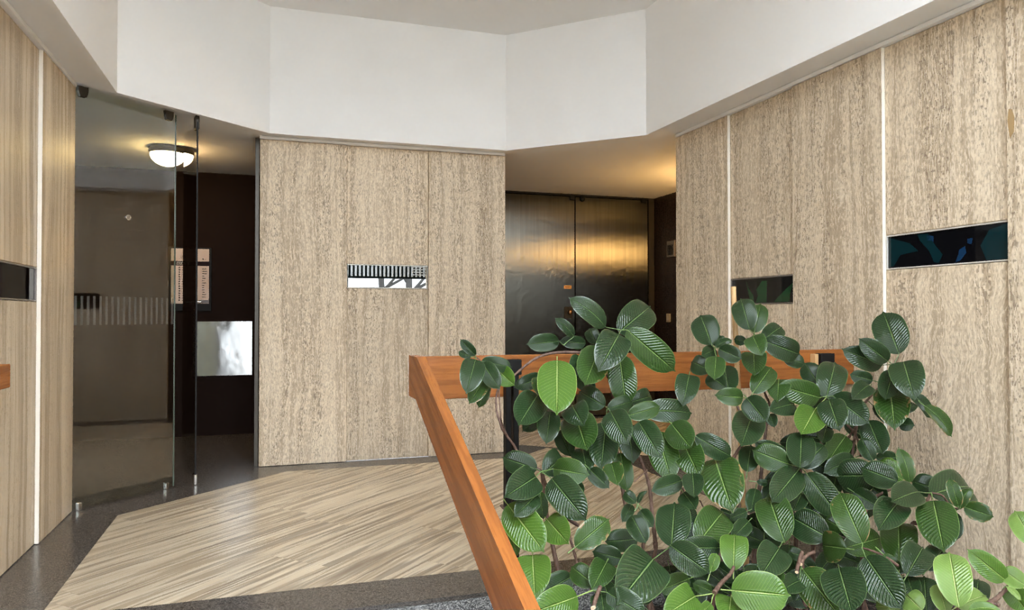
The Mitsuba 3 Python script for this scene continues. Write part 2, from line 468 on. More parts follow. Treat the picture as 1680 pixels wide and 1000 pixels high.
panel('wall_right', 'R', 1.86, 2.615, ZLOW, HS, True)
panel('wall_left', 'L', 4.910, YC, 0.004, HS, True, 'mat_stone_left')
panel('wall_left', 'L', 4.140, 4.910, 0.004, 1.399, False, 'mat_stone_left')
panel('wall_left', 'L', 4.140, 4.910, 1.600, HS, False, 'mat_stone_left')
panel('wall_left', 'L', 3.40, 4.140, 0.004, HS, True, 'mat_stone_left')
for k in range(6):
    y1 = 3.40 - 0.80 * k
    panel('wall_left', 'L', y1 - 0.80 if k < 5 else YF, y1, ZLOW, HS, k % 2 == 1, 'mat_stone_left')
    y1 = 1.86 - 0.81 * k
    panel('wall_right', 'R', y1 - 0.81 if k < 5 else YF, y1, ZLOW, HS, k % 2 == 1)
# pale filler on the sawn edges of the proud slabs, towards the entrance
B['mat_filler'] = principled((0.78, 0.73, 0.64), 0.5)
for w, x0, x1, y in (('wall_right', XR - PROUD, XR - 0.0005, 4.885), ('wall_right', XR - PROUD, XR - 0.0005, 3.370), ('wall_left', XL + 0.0005, XL + PROUD, 4.910)):
    put(f'{w}__' + nxt(w + ':edge_filler').split(':')[1], cbox(x0, x1, y - 0.0015, y + 0.001, 0.005, HS), 'mat_filler', label='pale filler line on the edge of a slab')
st = Polygon([(2.595, 2.165), (2.575, 2.19), (2.572, 2.26), (2.585, 2.30), (2.60, 2.305), (2.606, 2.25), (2.601, 2.21)])
m = trimesh.creation.extrude_polygon(st, 0.0015, engine='earcut')
m = trimesh.Trimesh(np.c_[XR - PROUD - 0.0005 - m.vertices[:, 2], m.vertices[:, 0], m.vertices[:, 1]], m.faces[:, ::-1], process=False)
B['mat_stain'] = principled((0.36, 0.24, 0.11), 0.6)
put('wall_right__resin_patch', m, 'mat_stain', label='small ochre patch on the pier edge')
# white trims above the stone
put('trim_1', cbox(-0.115, 2.14, YB - 0.030, YB + 0.02, HS + 0.003, HSOF - 0.003, 0.002), 'mat_plaster', kind='structure', label='white trim strip along the top of the back wall')
put('trim_2', cbox(XR - 0.030, XR + 0.02, YF, YC, HS + 0.003, HSOF - 0.003, 0.002), 'mat_plaster', kind='structure', label='white trim strip along the top of the right wall')
put('trim_3', cbox(XL - 0.02, XL + 0.030, YF, YC - 0.005, HS + 0.003, HSOF - 0.003, 0.002), 'mat_plaster', kind='structure', label='white trim strip along the top of the left wall')

# ------------------------------------------------------------------ soffit, drum, ceiling
DX0, DX1, DY, DD0, DD1 = -1.035, 3.06, 6.575, 5.70, 5.64
ring_out = [(DX0, YF), (DX0, DD0), (-0.03, DY), (2.078, DY), (3.043, DD1), (3.085, 3.0), (3.085, YF)]
hole = Polygon(ring_out)
soff = Polygon([(-2.4, YF), (5.1, YF), (5.1, 8.95), (-2.4, 8.95)]).difference(hole)
put('ceiling_soffit', prism(max(getattr(soff, 'geoms', [soff]), key=lambda g: g.area), HSOF, HSOF + 0.10), 'mat_plaster', kind='structure', label='low white soffit around the raised ceiling')
SKX0, SKX1, SKY0, SKY1 = -0.5, 2.2, -2.6, 1.3          # skylight above the entrance side, outside the frame
roof = Polygon([(-1.3, YF - 0.1), (3.4, YF - 0.1), (3.4, 6.8), (-1.3, 6.8)]).difference(sbox(SKX0, SKY0, SKX1, SKY1))
put('ceiling', prism(roof, ZTOP, ZTOP + 0.1), 'mat_plaster', kind='structure', label='raised white ceiling of the octagonal lightwell')
for k in range(4):
    y = SKY0 + (k + 0.5) * (SKY1 - SKY0) / 4 + 0.55
    if y < SKY1 - 0.1:
        put('ceiling__' + nxt('skylight_bar'), cbox(SKX0 - 0.02, SKX1 + 0.02, y - 0.025, y + 0.025, ZTOP + 0.02, ZTOP + 0.09), 'mat_plaster')
names = ['wall_upper_left', 'wall_upper_left_corner', 'wall_upper_back', 'wall_upper_right_corner', 'wall_upper_right', 'wall_upper_front_right']
for k, nm in enumerate(names):
    (x0, y0), (x1, y1) = ring_out[k], ring_out[k + 1]
    d = np.array([x1 - x0, y1 - y0]); L = np.linalg.norm(d); d /= L
    nrm = np.array([-d[1], d[0]])   # outward, as the ring runs clockwise
    t = 0.036
    e0 = 0.0 if k == 0 else t * math.tan(math.radians(22.5))
    q = Polygon([(x0, y0), (x1, y1), tuple(np.array([x1, y1]) + nrm * t + d * 0.014), tuple(np.array([x0, y0]) + nrm * t - d * (0.014 if k else 0))])
    put(nm, prism(q, HS, ZTOP), 'mat_plaster', kind='structure', label=nm.replace('wall_upper_', 'white plaster face of the lightwell, ').replace('_', ' '))

# ------------------------------------------------------------------ glass strips let into the stone
def strip(side, a0, a1, z0, z1, mat, label, frame):
    k = numbered('glass_strip')
    tag(k, label, 'glass panel', None)
    d0, d1, f = 0.010, 0.026, 0.008
    def bx(u0, u1, w0, w1, dd0, dd1, b=0.0015):
        if side == 'B':
            return cbox(u0, u1, YB + dd0, YB + dd1, w0, w1, b)
        if side == 'R':
            return cbox(XR + dd0, XR + dd1, u0, u1, w0, w1, b)
        return cbox(XL - dd1, XL - dd0, u0, u1, w0, w1, b)
    m = bx(a0 + f, a1 - f, z0 + f, z1 - f, 0.008, 0.024)
    h = m.vertices[:, 0] if side == 'B' else m.vertices[:, 1]
    put(k + '__pane', m, mat, uv=np.c_[h, m.vertices[:, 2]])
    fr = join(bx(a0, a1, z0, z0 + f, -0.002, 0.024), bx(a0, a1, z1 - f, z1, -0.002, 0.024), bx(a0, a0 + f * 0.6, z0 + f, z1 - f, 0.0, 0.024), bx(a1 - f * 0.6, a1, z0 + f, z1 - f, 0.0, 0.024))
    put(k + '__frame', fr, frame, label='thin pale metal frame' if frame == 'mat_trim_metal' else None)


strip('B', 0.643, 1.387, 1.571, 1.789, 'mat_black_glass', 'narrow black mirror glass strip in the back wall reflecting the entrance', 'mat_trim_metal')
strip('R', 4.148, 4.882, 1.403, 1.599, 'mat_glass_black', 'dark green patterned glass strip in the right wall beside the bamboo stake', 'mat_trim_dark')
strip('R', 2.618, 3.367, 1.583, 1.779, 'mat_glass_black', 'large black and teal glass strip at the right end of the right wall', 'mat_trim_metal')
strip('L', 4.143, 4.907, 1.402, 1.597, 'mat_glass_black', 'black glass strip in the left wall beside the glass door', 'mat_trim_dark')

# coloured glass pieces of the two strips in the right wall: outlines in metres on the wall (along y, z)
INLAY = [('glass_strip_001', 'green', [(4.510, 1.570), (4.457, 1.567), (4.462, 1.418), (4.581, 1.418), (4.557, 1.464), (4.576, 1.509)]), ('glass_strip_001', 'green', [(4.376, 1.418), (4.318, 1.458), (4.247, 1.503), (4.171, 1.546), (4.206, 1.478), (4.217, 1.418)]), ('glass_strip_001', 'green', [(4.700, 1.578), (4.668, 1.517), (4.620, 1.476), (4.605, 1.421), (4.645, 1.422), (4.668, 1.482)]),
         ('glass_strip_002', 'teal', [(2.730, 1.742), (2.635, 1.764), (2.635, 1.598), (2.746, 1.598), (2.777, 1.670)]), ('glass_strip_002', 'teal', [(3.155, 1.764), (3.090, 1.762), (3.045, 1.695), (3.000, 1.642), (3.023, 1.601), (3.051, 1.608), (3.079, 1.668), (3.137, 1.728)]), ('glass_strip_002', 'teal', [(3.350, 1.764), (3.210, 1.720), (3.156, 1.675), (3.272, 1.664), (3.324, 1.601), (3.350, 1.603)]),
         ('glass_strip_002', 'blue', [(2.897, 1.658), (2.866, 1.674), (2.861, 1.641), (2.893, 1.606), (2.919, 1.598), (2.903, 1.635)]), ('glass_strip_002', 'blue', [(2.850, 1.709), (2.824, 1.711), (2.830, 1.684), (2.850, 1.691)]), ('glass_strip_002', 'blue', [(3.096, 1.753), (3.056, 1.744), (3.056, 1.720), (3.090, 1.728)])]
for k, col, pts in INLAY:
    m = trimesh.creation.extrude_polygon(Polygon(pts).buffer(0.006).buffer(-0.004), 0.0008, engine='earcut')
    m = trimesh.Trimesh(np.c_[XR + 0.0078 - m.vertices[:, 2], m.vertices[:, 0], m.vertices[:, 1]], m.faces[:, ::-1], process=False)
    m.fix_normals()
    put(k + '__' + nxt(k + ':inlay').split(':')[1], m, 'mat_glass_' + col, label=col + ' glass piece with a crisp outline')

# ------------------------------------------------------------------ vestibule behind the glass
def wallbox(key, p, q, z0, z1, mat, label, th=0.06, out=1):
    """An upright wall from p to q; its visible face is on the line, its body on the left (out=1) or right side."""
    L = math.hypot(q[0] - p[0], q[1] - p[1])
    m = cbox(0, L, 0, th, z0, z1) if out > 0 else cbox(0, L, -th, 0, z0, z1)
    uv = np.c_[m.vertices[:, 0] + m.vertices[:, 1], m.vertices[:, 2]]
    m = orient(m, (p[0], p[1], 0), math.degrees(math.atan2(q[1] - p[1], q[0] - p[0])))
    put(key, m, mat, kind='structure', label=label, uv=uv)


wallbox('wall_vestibule_back', (-2.3, 8.78), (-0.05, 8.78), -0.02, HSOF, 'mat_brown', 'dark brown end wall of the vestibule')
wallbox('wall_vestibule_right', (-0.05, 8.78), (-0.05, 6.87), -0.02, HSOF, 'mat_brown', 'dark brown side wall of the vestibule')
wallbox('wall_vestibule_left', (-2.3, 6.0), (-2.3, 8.78), -0.02, HSOF, 'mat_brown', 'dark brown left wall of the vestibule')
wallbox('wall_vestibule_front', (XL - 0.035, 5.68), (-2.3, 6.0), -0.02, HSOF, 'mat_brown', 'dark brown front wall of the vestibule', out=-1)

# glass screen: a fixed pane with frosted bars, its clamps
P0 = np.array([-1.295, 5.64]); PE = np.array([-0.722, 6.211])
DA = math.degrees(math.atan2(*(PE - P0)[::-1]))
LP = np.linalg.norm(PE - P0)
tag('glass_screen', 'fixed tinted glass pane with a band of frosted bars at the left entrance', 'glass screen')
gz0, gz1 = 0.012, 2.872
pane = trimesh.Trimesh([(0, 0, gz0), (LP, 0, gz0), (LP, 0, gz1), (0, 0, gz1)], [(0, 1, 2), (0, 2, 3)], process=False)
put('glass_screen__pane', orient(pane, (P0[0], P0[1], 0), DA), 'mat_pane')
put('glass_screen__pane_edge', orient(cbox(LP + 0.0005, LP + 0.006, -0.006, 0.006, gz0, gz1), (P0[0], P0[1], 0), DA), 'mat_pane_edge', label='green glass edge')
for k in range(18):
    a = 0.012 + (k + 0.5) * LP / 18.2
    put('glass_screen__' + nxt('frosted_bar'), orient(cbox(a - 0.0085, a + 0.0085, -0.0022, -0.0010, 1.255, 1.455), (P0[0], P0[1], 0), DA), 'mat_frost')
for a in (0.07, LP - 0.06):
    cl = trimesh.convex.convex_hull(np.array([(a + sx * w, sy * 0.014, z) for sx in (-1, 1) for sy in (-1, 1) for w, z in ((0.036, 2.885), (0.034, 2.85), (0.022, 2.815))]))
    put('glass_screen__' + nxt('top_clamp'), orient(cl, (P0[0], P0[1], 0), DA), 'mat_bronze', label='dark bronze clamp')
    cl = join(cbox(a - 0.014, a + 0.014, -0.016, -0.002, 0.0, 0.05, 0.004), cbox(a - 0.014, a + 0.014, 0.002, 0.016, 0.0, 0.05, 0.004))
    put('glass_screen__' + nxt('bottom_clamp'), orient(cl, (P0[0], P0[1], 0), DA), 'mat_chrome', label='small chrome clamp')
kn = join(trimesh.creation.cylinder(0.020, 0.006, sections=28), trimesh.creation.torus(0.017, 0.0035, 28, 8))
kn.apply_transform(trimesh.transformations.rotation_matrix(math.pi / 2, (1, 0, 0)))
kn.apply_translation((0.415, -0.006, 2.03))
put('glass_screen__disc', orient(kn, (P0[0], P0[1], 0), DA), 'mat_chrome', smooth=35, label='small clear round disc')

# pivoted dark glass door leaf standing open
A, Bq = np.array([-0.567, 6.245]), np.array([-0.735, 6.90])
LA = math.degrees(math.atan2(*(Bq - A)[::-1])); LL = np.linalg.norm(Bq - A)
tag('glass_door', 'dark glass door leaf standing open into the vestibule', 'glass door')
leafp = trimesh.Trimesh([(0, 0, 0.03), (LL, 0, 0.03), (LL, 0, 2.84), (0, 0, 2.84)], [(0, 1, 2), (0, 2, 3)], process=False)
put('glass_door__pane', orient(leafp, (A[0], A[1], 0), LA), 'mat_pane_dark')
put('glass_door__pane_edge', orient(cbox(-0.006, -0.0005, -0.006, 0.006, 0.03, 2.84), (A[0], A[1], 0), LA), 'mat_black_steel', label='dark polished glass edge')
put('glass_door__top_pivot', orient(cbox(-0.004, 0.075, -0.016, 0.016, 2.785, 2.89, 0.006), (A[0], A[1], 0), LA), 'mat_bronze', label='dark bronze top pivot')
put('glass_door__bottom_pivot', orient(cbox(-0.010, 0.06, -0.013, 0.013, 0.0, 0.085, 0.006), (A[0], A[1], 0), LA), 'mat_chrome', label='chrome bottom pivot')
hm = []
for s in (-1, 1):
    zz = np.linspace(0.88, 1.44, 113)
    pth = np.c_[np.full_like(zz, 0.33 + 0.012 * s), np.full_like(zz, -0.035), zz]
    put('glass_door__' + nxt('pull_handle'), orient(tube(pth, 0.006 + 0.0028 * np.cos(np.arange(113) * math.pi / 2), 8), (A[0], A[1], 0), LA), 'mat_chrome', smooth=True, label='beaded chrome pull handle')
for s in (-1, 1):
    st = trimesh.creation.cylinder(0.012, 0.06, sections=16)
    st.apply_transform(trimesh.transformations.rotation_matrix(math.pi / 2, (1, 0, 0)))
    st.apply_translation((0.33 + s * 0.17, -0.03, 1.43))
    put('glass_door__' + nxt('door_knob'), orient(st, (A[0], A[1], 0), LA), 'mat_chrome', smooth=30, label='small chrome knob')
# jamb beside the back wall
put('trim_4', cbox(-0.150, -0.116, YB - 0.004, YB + 0.07, 0.0, 2.88, 0.002), 'mat_bronze', kind='structure', label='narrow dark metal door jamb beside the back wall')

# dome lamp of the vestibule
LC = (-0.945, 7.58)
tag('ceiling_lamp', 'glowing opal dome lamp on the ceiling behind the glass door', 'lamp')
cap = lathe([(0, 0), (0.150, 0), (0.162, -0.010), (0.165, -0.045), (0.158, -0.060), (0, -0.060)][::-1], 40)
cap.apply_translation((LC[0], LC[1], HSOF))
put('ceiling_lamp__cap', cap, 'mat_bronze', smooth=35, label='dark metal ceiling cap')
th = np.linspace(0, math.pi / 2, 12)
bowl = lathe([(0.155 * math.sin(t), -0.062 - 0.115 * math.cos(t)) for t in th] + [(0.0, -0.062)], 40)
bowl.apply_translation((LC[0], LC[1], HSOF))
if bowl.volume < 0:
    bowl.invert()
put('ceiling_lamp__shade', bowl, {'type': 'diffuse', 'reflectance': rgb(0.7, 0.65, 0.5)}, smooth=40, label='lit opal glass bowl',
    emitter={'type': 'area', 'radiance': rgb(0.150 * LAMP, 0.098 * LAMP, 0.043 * LAMP)})

# notice board on the vestibule's end wall
yw = 8.78
tag('notice_board', 'pink notice sheet with a black title band on the dark vestibule wall', 'notice board')
nx0, nx1 = -1.052, -0.668
put('notice_board__backing', cbox(nx0 - 0.03, nx1 + 0.025, yw - 0.022, yw - 0.001, 1.37, 2.07, 0.003), 'mat_black_steel')
put('notice_board__title_sheet', cbox(nx0, nx1, yw - 0.026, yw - 0.0225, 1.915, 2.052), 'mat_paper', label='upper sheet')
put('notice_board__title_band', cbox(nx0, nx1, yw - 0.027, yw - 0.0225, 1.868, 1.913), 'mat_print', label='black title band with white letters')
tx = meshkit.text_mesh('DICEM', 0.029, 0.001, bold=True)
tx.apply_transform(trimesh.transformations.rotation_matrix(math.pi / 2, (1, 0, 0)))
tx.apply_translation((-0.995 - tx.bounds[0][0], yw - 0.0275, 1.876))
put('notice_board__title_letters', tx, 'mat_print_white', label='white letters')
put('notice_board__list_sheet', cbox(nx0, nx1, yw - 0.026, yw - 0.0225, 1.452, 1.866), 'mat_paper', label='lower sheet with a list of names')
rl = []
r2 = random.Random(5)
for i in range(15):
    z = 1.838 - i * 0.0255
    rl.append(cbox(-0.975, -0.975 + 0.012 + 0.006 * r2.random(), yw - 0.0275, yw - 0.0262, z, z + 0.014))
    rl.append(cbox(-0.945, -0.945 + 0.01 + 0.02 * r2.random(), yw - 0.0275, yw - 0.0262, z + 0.004, z + 0.008))
    if i < 13:
        rl.append(cbox(-0.738, -0.738 + 0.02 + 0.03 * r2.random(), yw - 0.0275, yw - 0.0262, z - 0.01, z - 0.003))
rl += [cbox(-0.965, -0.905, yw - 0.0275, yw - 0.0262, 1.945 + 0.012 * q, 1.948 + 0.012 * q) for q in range(3)]
rl += [cbox(-0.735, -0.723, yw - 0.0275, yw - 0.0262, 1.935, 1.947), cbox(-0.712, -0.692, yw - 0.0275, yw - 0.0262, 1.938, 1.943)]
put('notice_board__print', join(*rl), 'mat_print', kind='stuff', label='rows of small dark print')
put('notice_board__picture', cbox(-0.775, nx1 + 0.001, yw - 0.0275, yw - 0.0262, 1.455, 1.492), 'mat_print_grey', label='small grey picture')

# steel plate on the end wall
m = cbox(-0.83, -0.215, yw - 0.012, yw - 0.002, 0.655, 1.258, 0.002)
put('steel_plate', m, 'mat_plate_metal', uv=np.c_[m.vertices[:, 0], m.vertices[:, 2]], label='dented shiny steel plate on the dark vestibule wall', cat='metal plate')

# ------------------------------------------------------------------ alcove with the metal doors
wallbox('wall_alcove_right', (4.9, 8.95), (4.9, YC), -0.02, HSOF, 'mat_mosaic', 'dark brown mosaic wall at the right of the alcove')
wallbox('wall_alcove_front', (XR + 0.032, YC + 0.0), (4.9, YC + 0.0), -0.02, HSOF, 'mat_mosaic', 'dark brown mosaic front wall of the alcove', out=-1)
wallbox('wall_alcove_left', (2.16, YB + 0.035), (2.16, 8.95), -0.02, HSOF, 'mat_brown', 'left wall of the alcove')
wallbox('wall_alcove_back', (2.10, 8.93), (4.95, 8.93), -0.02, HSOF, 'mat_brown', 'dark back wall behind the metal doors')
yd = 8.86
tag('metal_door', 'left leaf of the hammered steel double door with the lock', 'door')
tag('metal_door_001', 'right leaf of the hammered steel double door beside the mosaic wall', 'door')
for k, (x0, x1) in (('metal_door', (2.24, 3.738)), ('metal_door_001', (3.748, 4.80))):
    m = cbox(x0, x1, yd, yd + 0.05, 0.015, 2.868, 0.003)
    put(k + '__panel', m, 'mat_door_metal', uv=np.c_[m.vertices[:, 0], m.vertices[:, 2]])
put('metal_door__lock_plate', cbox(3.585, 3.70, yd - 0.006, yd - 0.0005, 1.285, 1.435, 0.002), 'mat_bronze', label='dark square lock plate')
kb = trimesh.creation.uv_sphere(0.030, count=(20, 20)); kb.apply_scale((1, 0.8, 1)); kb.apply_translation((3.662, yd - 0.026, 1.365))
put('metal_door__knob', kb, 'mat_brass', smooth=True, label='round brass knob')
put('metal_door__name_plate', cbox(3.585, 3.69, yd - 0.004, yd - 0.0005, 1.668, 1.712, 0.001), 'mat_brass', label='small copper plate')
put('metal_door__name_plate__engraving', join(*[cbox(3.605 + 0.018 * q, 3.615 + 0.018 * q, yd - 0.0046, yd - 0.0042, 1.683, 1.697) for q in range(4)]), 'mat_print')
put('metal_door__top_latch', cbox(3.665, 3.735, yd - 0.02, yd - 0.001, 2.82, 2.875, 0.004), 'mat_black_steel', label='black top latch')
hk = trimesh.creation.uv_sphere(0.040, count=(16, 16)); hk.apply_scale((0.9, 0.6, 1)); hk.apply_translation((3.84, yd - 0.012, 2.845))
put('metal_door_001__top_latch', hk, 'mat_black_steel', smooth=True, label='black rounded latch')
hk = cbox(4.70, 4.765, yd - 0.03, yd - 0.001, 2.83, 2.88, 0.006)
put('metal_door_001__hinge', hk, 'mat_black_steel', label='black top hinge')
put('trim_5', cbox(4.81, 4.895, yd - 0.01, yd + 0.06, 0.0, HSOF - 0.002, 0.003), 'mat_bronze', kind='structure', label='dark bronze jamb at the right of the metal doors')
put('trim_6', cbox(2.2, 4.81, yd - 0.005, yd + 0.06, 2.874, HSOF - 0.001), 'mat_black_steel', kind='structure', label='dark head rail above the metal doors')
# intercom and switch on the mosaic wall
tag('intercom', 'grey intercom box on the dark mosaic wall beside the metal doors', 'intercom')
put('intercom__body', cbox(4.872, 4.899, 8.30, 8.49, 2.075, 2.285, 0.006), 'mat_trim_dark')
put('intercom__grille', join(*[cbox(4.869, 4.8715, 8.33 + 0.02 * q, 8.338 + 0.02 * q, 2.10, 2.23) for q in range(7)]), 'mat_black_steel', label='dark grille')
tag('light_switch', 'small cream light switch on the dark mosaic wall', 'switch')
put('light_switch__plate', cbox(4.888, 4.899, 8.435, 8.535, 1.235, 1.345, 0.003), 'mat_cream')
put('light_switch__rocker', cbox(4.883, 4.8875, 8.468, 8.502, 1.26, 1.32, 0.002), 'mat_trim_metal')
# wall lamp of the alcove, hidden behind the right wall
tag('wall_lamp', 'warm lamp on the mosaic wall of the alcove, behind the right wall', 'lamp')
put('wall_lamp__back_plate', cbox(4.87, 4.8985, 6.80, 7.00, 2.22, 2.42, 0.005), 'mat_bronze')
sh = trimesh.creation.uv_sphere(0.10, count=(18, 24)); sh.apply_scale((0.7, 1, 1)); sh.apply_translation((4.79, 6.90, 2.32))
put('wall_lamp__shade', sh, {'type': 'diffuse', 'reflectance': rgb(0.7, 0.6, 0.45)}, smooth=True, emitter={'type': 'area', 'radiance': rgb(0.62 * LAMP, 0.36 * LAMP, 0.125 * LAMP)})


# ------------------------------------------------------------------ wooden railing
def rail_uv(m, d):
    d = np.asarray(d, float) / np.linalg.norm(d)
    along = m.vertices @ d
    perp = m.vertices - along[:, None] * d
    return np.c_[along, perp[:, 0] * 0.7 + perp[:, 1] * 0.9 + perp[:, 2] * 1.0]


def faceted(m):
    """Each triangle with vertices of its own, so that a flat face keeps its own uv."""
    return trimesh.Trimesh(m.vertices[m.faces].reshape(-1, 3), np.arange(len(m.faces) * 3).reshape(-1, 3), process=False)


tag('wooden_railing', 'orange-brown wooden railing with a board across the hall and a sloping handrail', 'railing')
m = cbox(0.7245, XR - 0.001, 3.60, 3.65, 0.905, 1.117, 0.003)
put('wooden_railing__cross_board', m, 'mat_wood', uv=rail_uv(m, (1, 0, 0)), label='horizontal board facing the entrance')
sl = 0.3805
def prof(off=0.0):
    y1 = 1.0
    return [(3.82, 1.114), (3.605, 1.116), (y1, 1.116 - sl * (3.605 - y1)), (y1, 1.116 - sl * (3.605 - y1) - 0.238), (3.635, 0.905), (3.82, 0.903)]
pr = Polygon(prof())
m = trimesh.creation.extrude_polygon(pr, 0.046, engine='earcut')      # (y, z) profile, thickness along x
V = m.vertices.copy()
m = trimesh.Trimesh(np.c_[0.677 + V[:, 2], V[:, 0], V[:, 1]], m.faces, process=False)
m.fix_normals()
m = faceted(m)
put('wooden_railing__sloping_handrail', m, 'mat_wood', uv=rail_uv(m, (0, 1, sl)), label='sloping handrail going down the steps')
for x in (1.153, 3.096):
    put('wooden_railing__' + nxt('post'), join(cbox(x - 0.048, x + 0.048, 3.535, 3.592, 1.02, 1.098, 0.004), cbox(x - 0.035, x - 0.006, 3.54, 3.585, 0.001, 1.03, 0.003), cbox(x + 0.006, x + 0.035, 3.54, 3.585, 0.001, 1.03, 0.003),
        cbox(x - 0.05, x + 0.05, 3.50, 3.598, 0.0005, 0.008, 0.001)), 'mat_black_steel', label='black steel post')
put('wooden_railing__' + nxt('post'), cbox(0.68, 0.72, 1.12, 1.16, ZLOW, 0.0, 0.003), 'mat_black_steel', label='black steel post')
m = cbox(3.018, 3.044, 3.555, 3.598, 1.03, 1.096, 0.002)
put('wooden_railing__peg', m, 'mat_bamboo', label='pale wooden peg beside the post')
# handrail on the left wall
tag('wall_handrail', 'end of a dark red wooden handrail on the left wall', 'handrail')
m = cbox(XL + 0.05, XL + 0.09, 2.2, 4.165, 0.972, 1.086, 0.004)
put('wall_handrail__bar', m, 'mat_wood', uv=rail_uv(m, (0, 1, 0)))
for y in (2.5, 3.9):
    put('wall_handrail__' + nxt('bracket'), cbox(XL + 0.0222, XL + 0.052, y - 0.02, y + 0.02, 1.0, 1.06, 0.003), 'mat_black_steel')

# ------------------------------------------------------------------ planter and rubber plant
tag('planter', 'dark planter with black soil below the rubber plant', 'planter')
px0, px1, py0, py1 = 0.95, 3.25, 1.25, 3.30
put('planter__box', join(cbox(px0, px1, py0, py0 + 0.05, ZLOW, -0.13, 0.004), cbox(px0, px1, py1 - 0.05, py1, ZLOW, -0.13, 0.004), cbox(px0, px0 + 0.05, py0 + 0.05, py1 - 0.05, ZLOW, -0.13, 0.004),
    cbox(px1 - 0.05, px1, py0 + 0.05, py1 - 0.05, ZLOW, -0.13, 0.004)), 'mat_planter')
gx, gy = np.meshgrid(np.linspace(px0 + 0.05, px1 - 0.05, 60), np.linspace(py0 + 0.05, py1 - 0.05, 54))
gz = -0.119 + 0.02 * meshkit.fbm(np.stack([gx * 9, gy * 9, gx * 0], -1), 3)
idx = np.arange(gx.size).reshape(gx.shape)
sf = np.stack([idx[:-1, :-1], idx[:-1, 1:], idx[1:, 1:], idx[1:, :-1]], -1).reshape(-1, 4)
put('planter__soil', (np.c_[gx.ravel(), gy.ravel(), gz.ravel()], sf), 'mat_soil', smooth=True, kind='stuff', label='black soil')


def point(px, py, Y):
    """The point at depth Y (metres from the entrance side) seen at a pixel of the photograph."""
    d = FWD + (px - 840) / FPX * RGT - (py - 500) / FPX * UPV
    return EYE + d * (Y / d[1])


def depth(px, py, layer):
    y = np.interp(py, [480, 600, 700, 800, 900, 1000], [3.22, 3.15, 2.98, 2.72, 2.46, 2.26])
    if px > 1350:
        y -= (px - 1350) / 330 * 0.42
    if px < 900 and py > 700:
        y += 0.1
    return min(y + 0.065 * layer, 3.40)


L_ = []


def lv(s):
    for line in s.strip().splitlines():
        for item in line.split(';'):
            q = item.split()
            if q:
                L_.append((*map(float, q[:6]), q[6]))


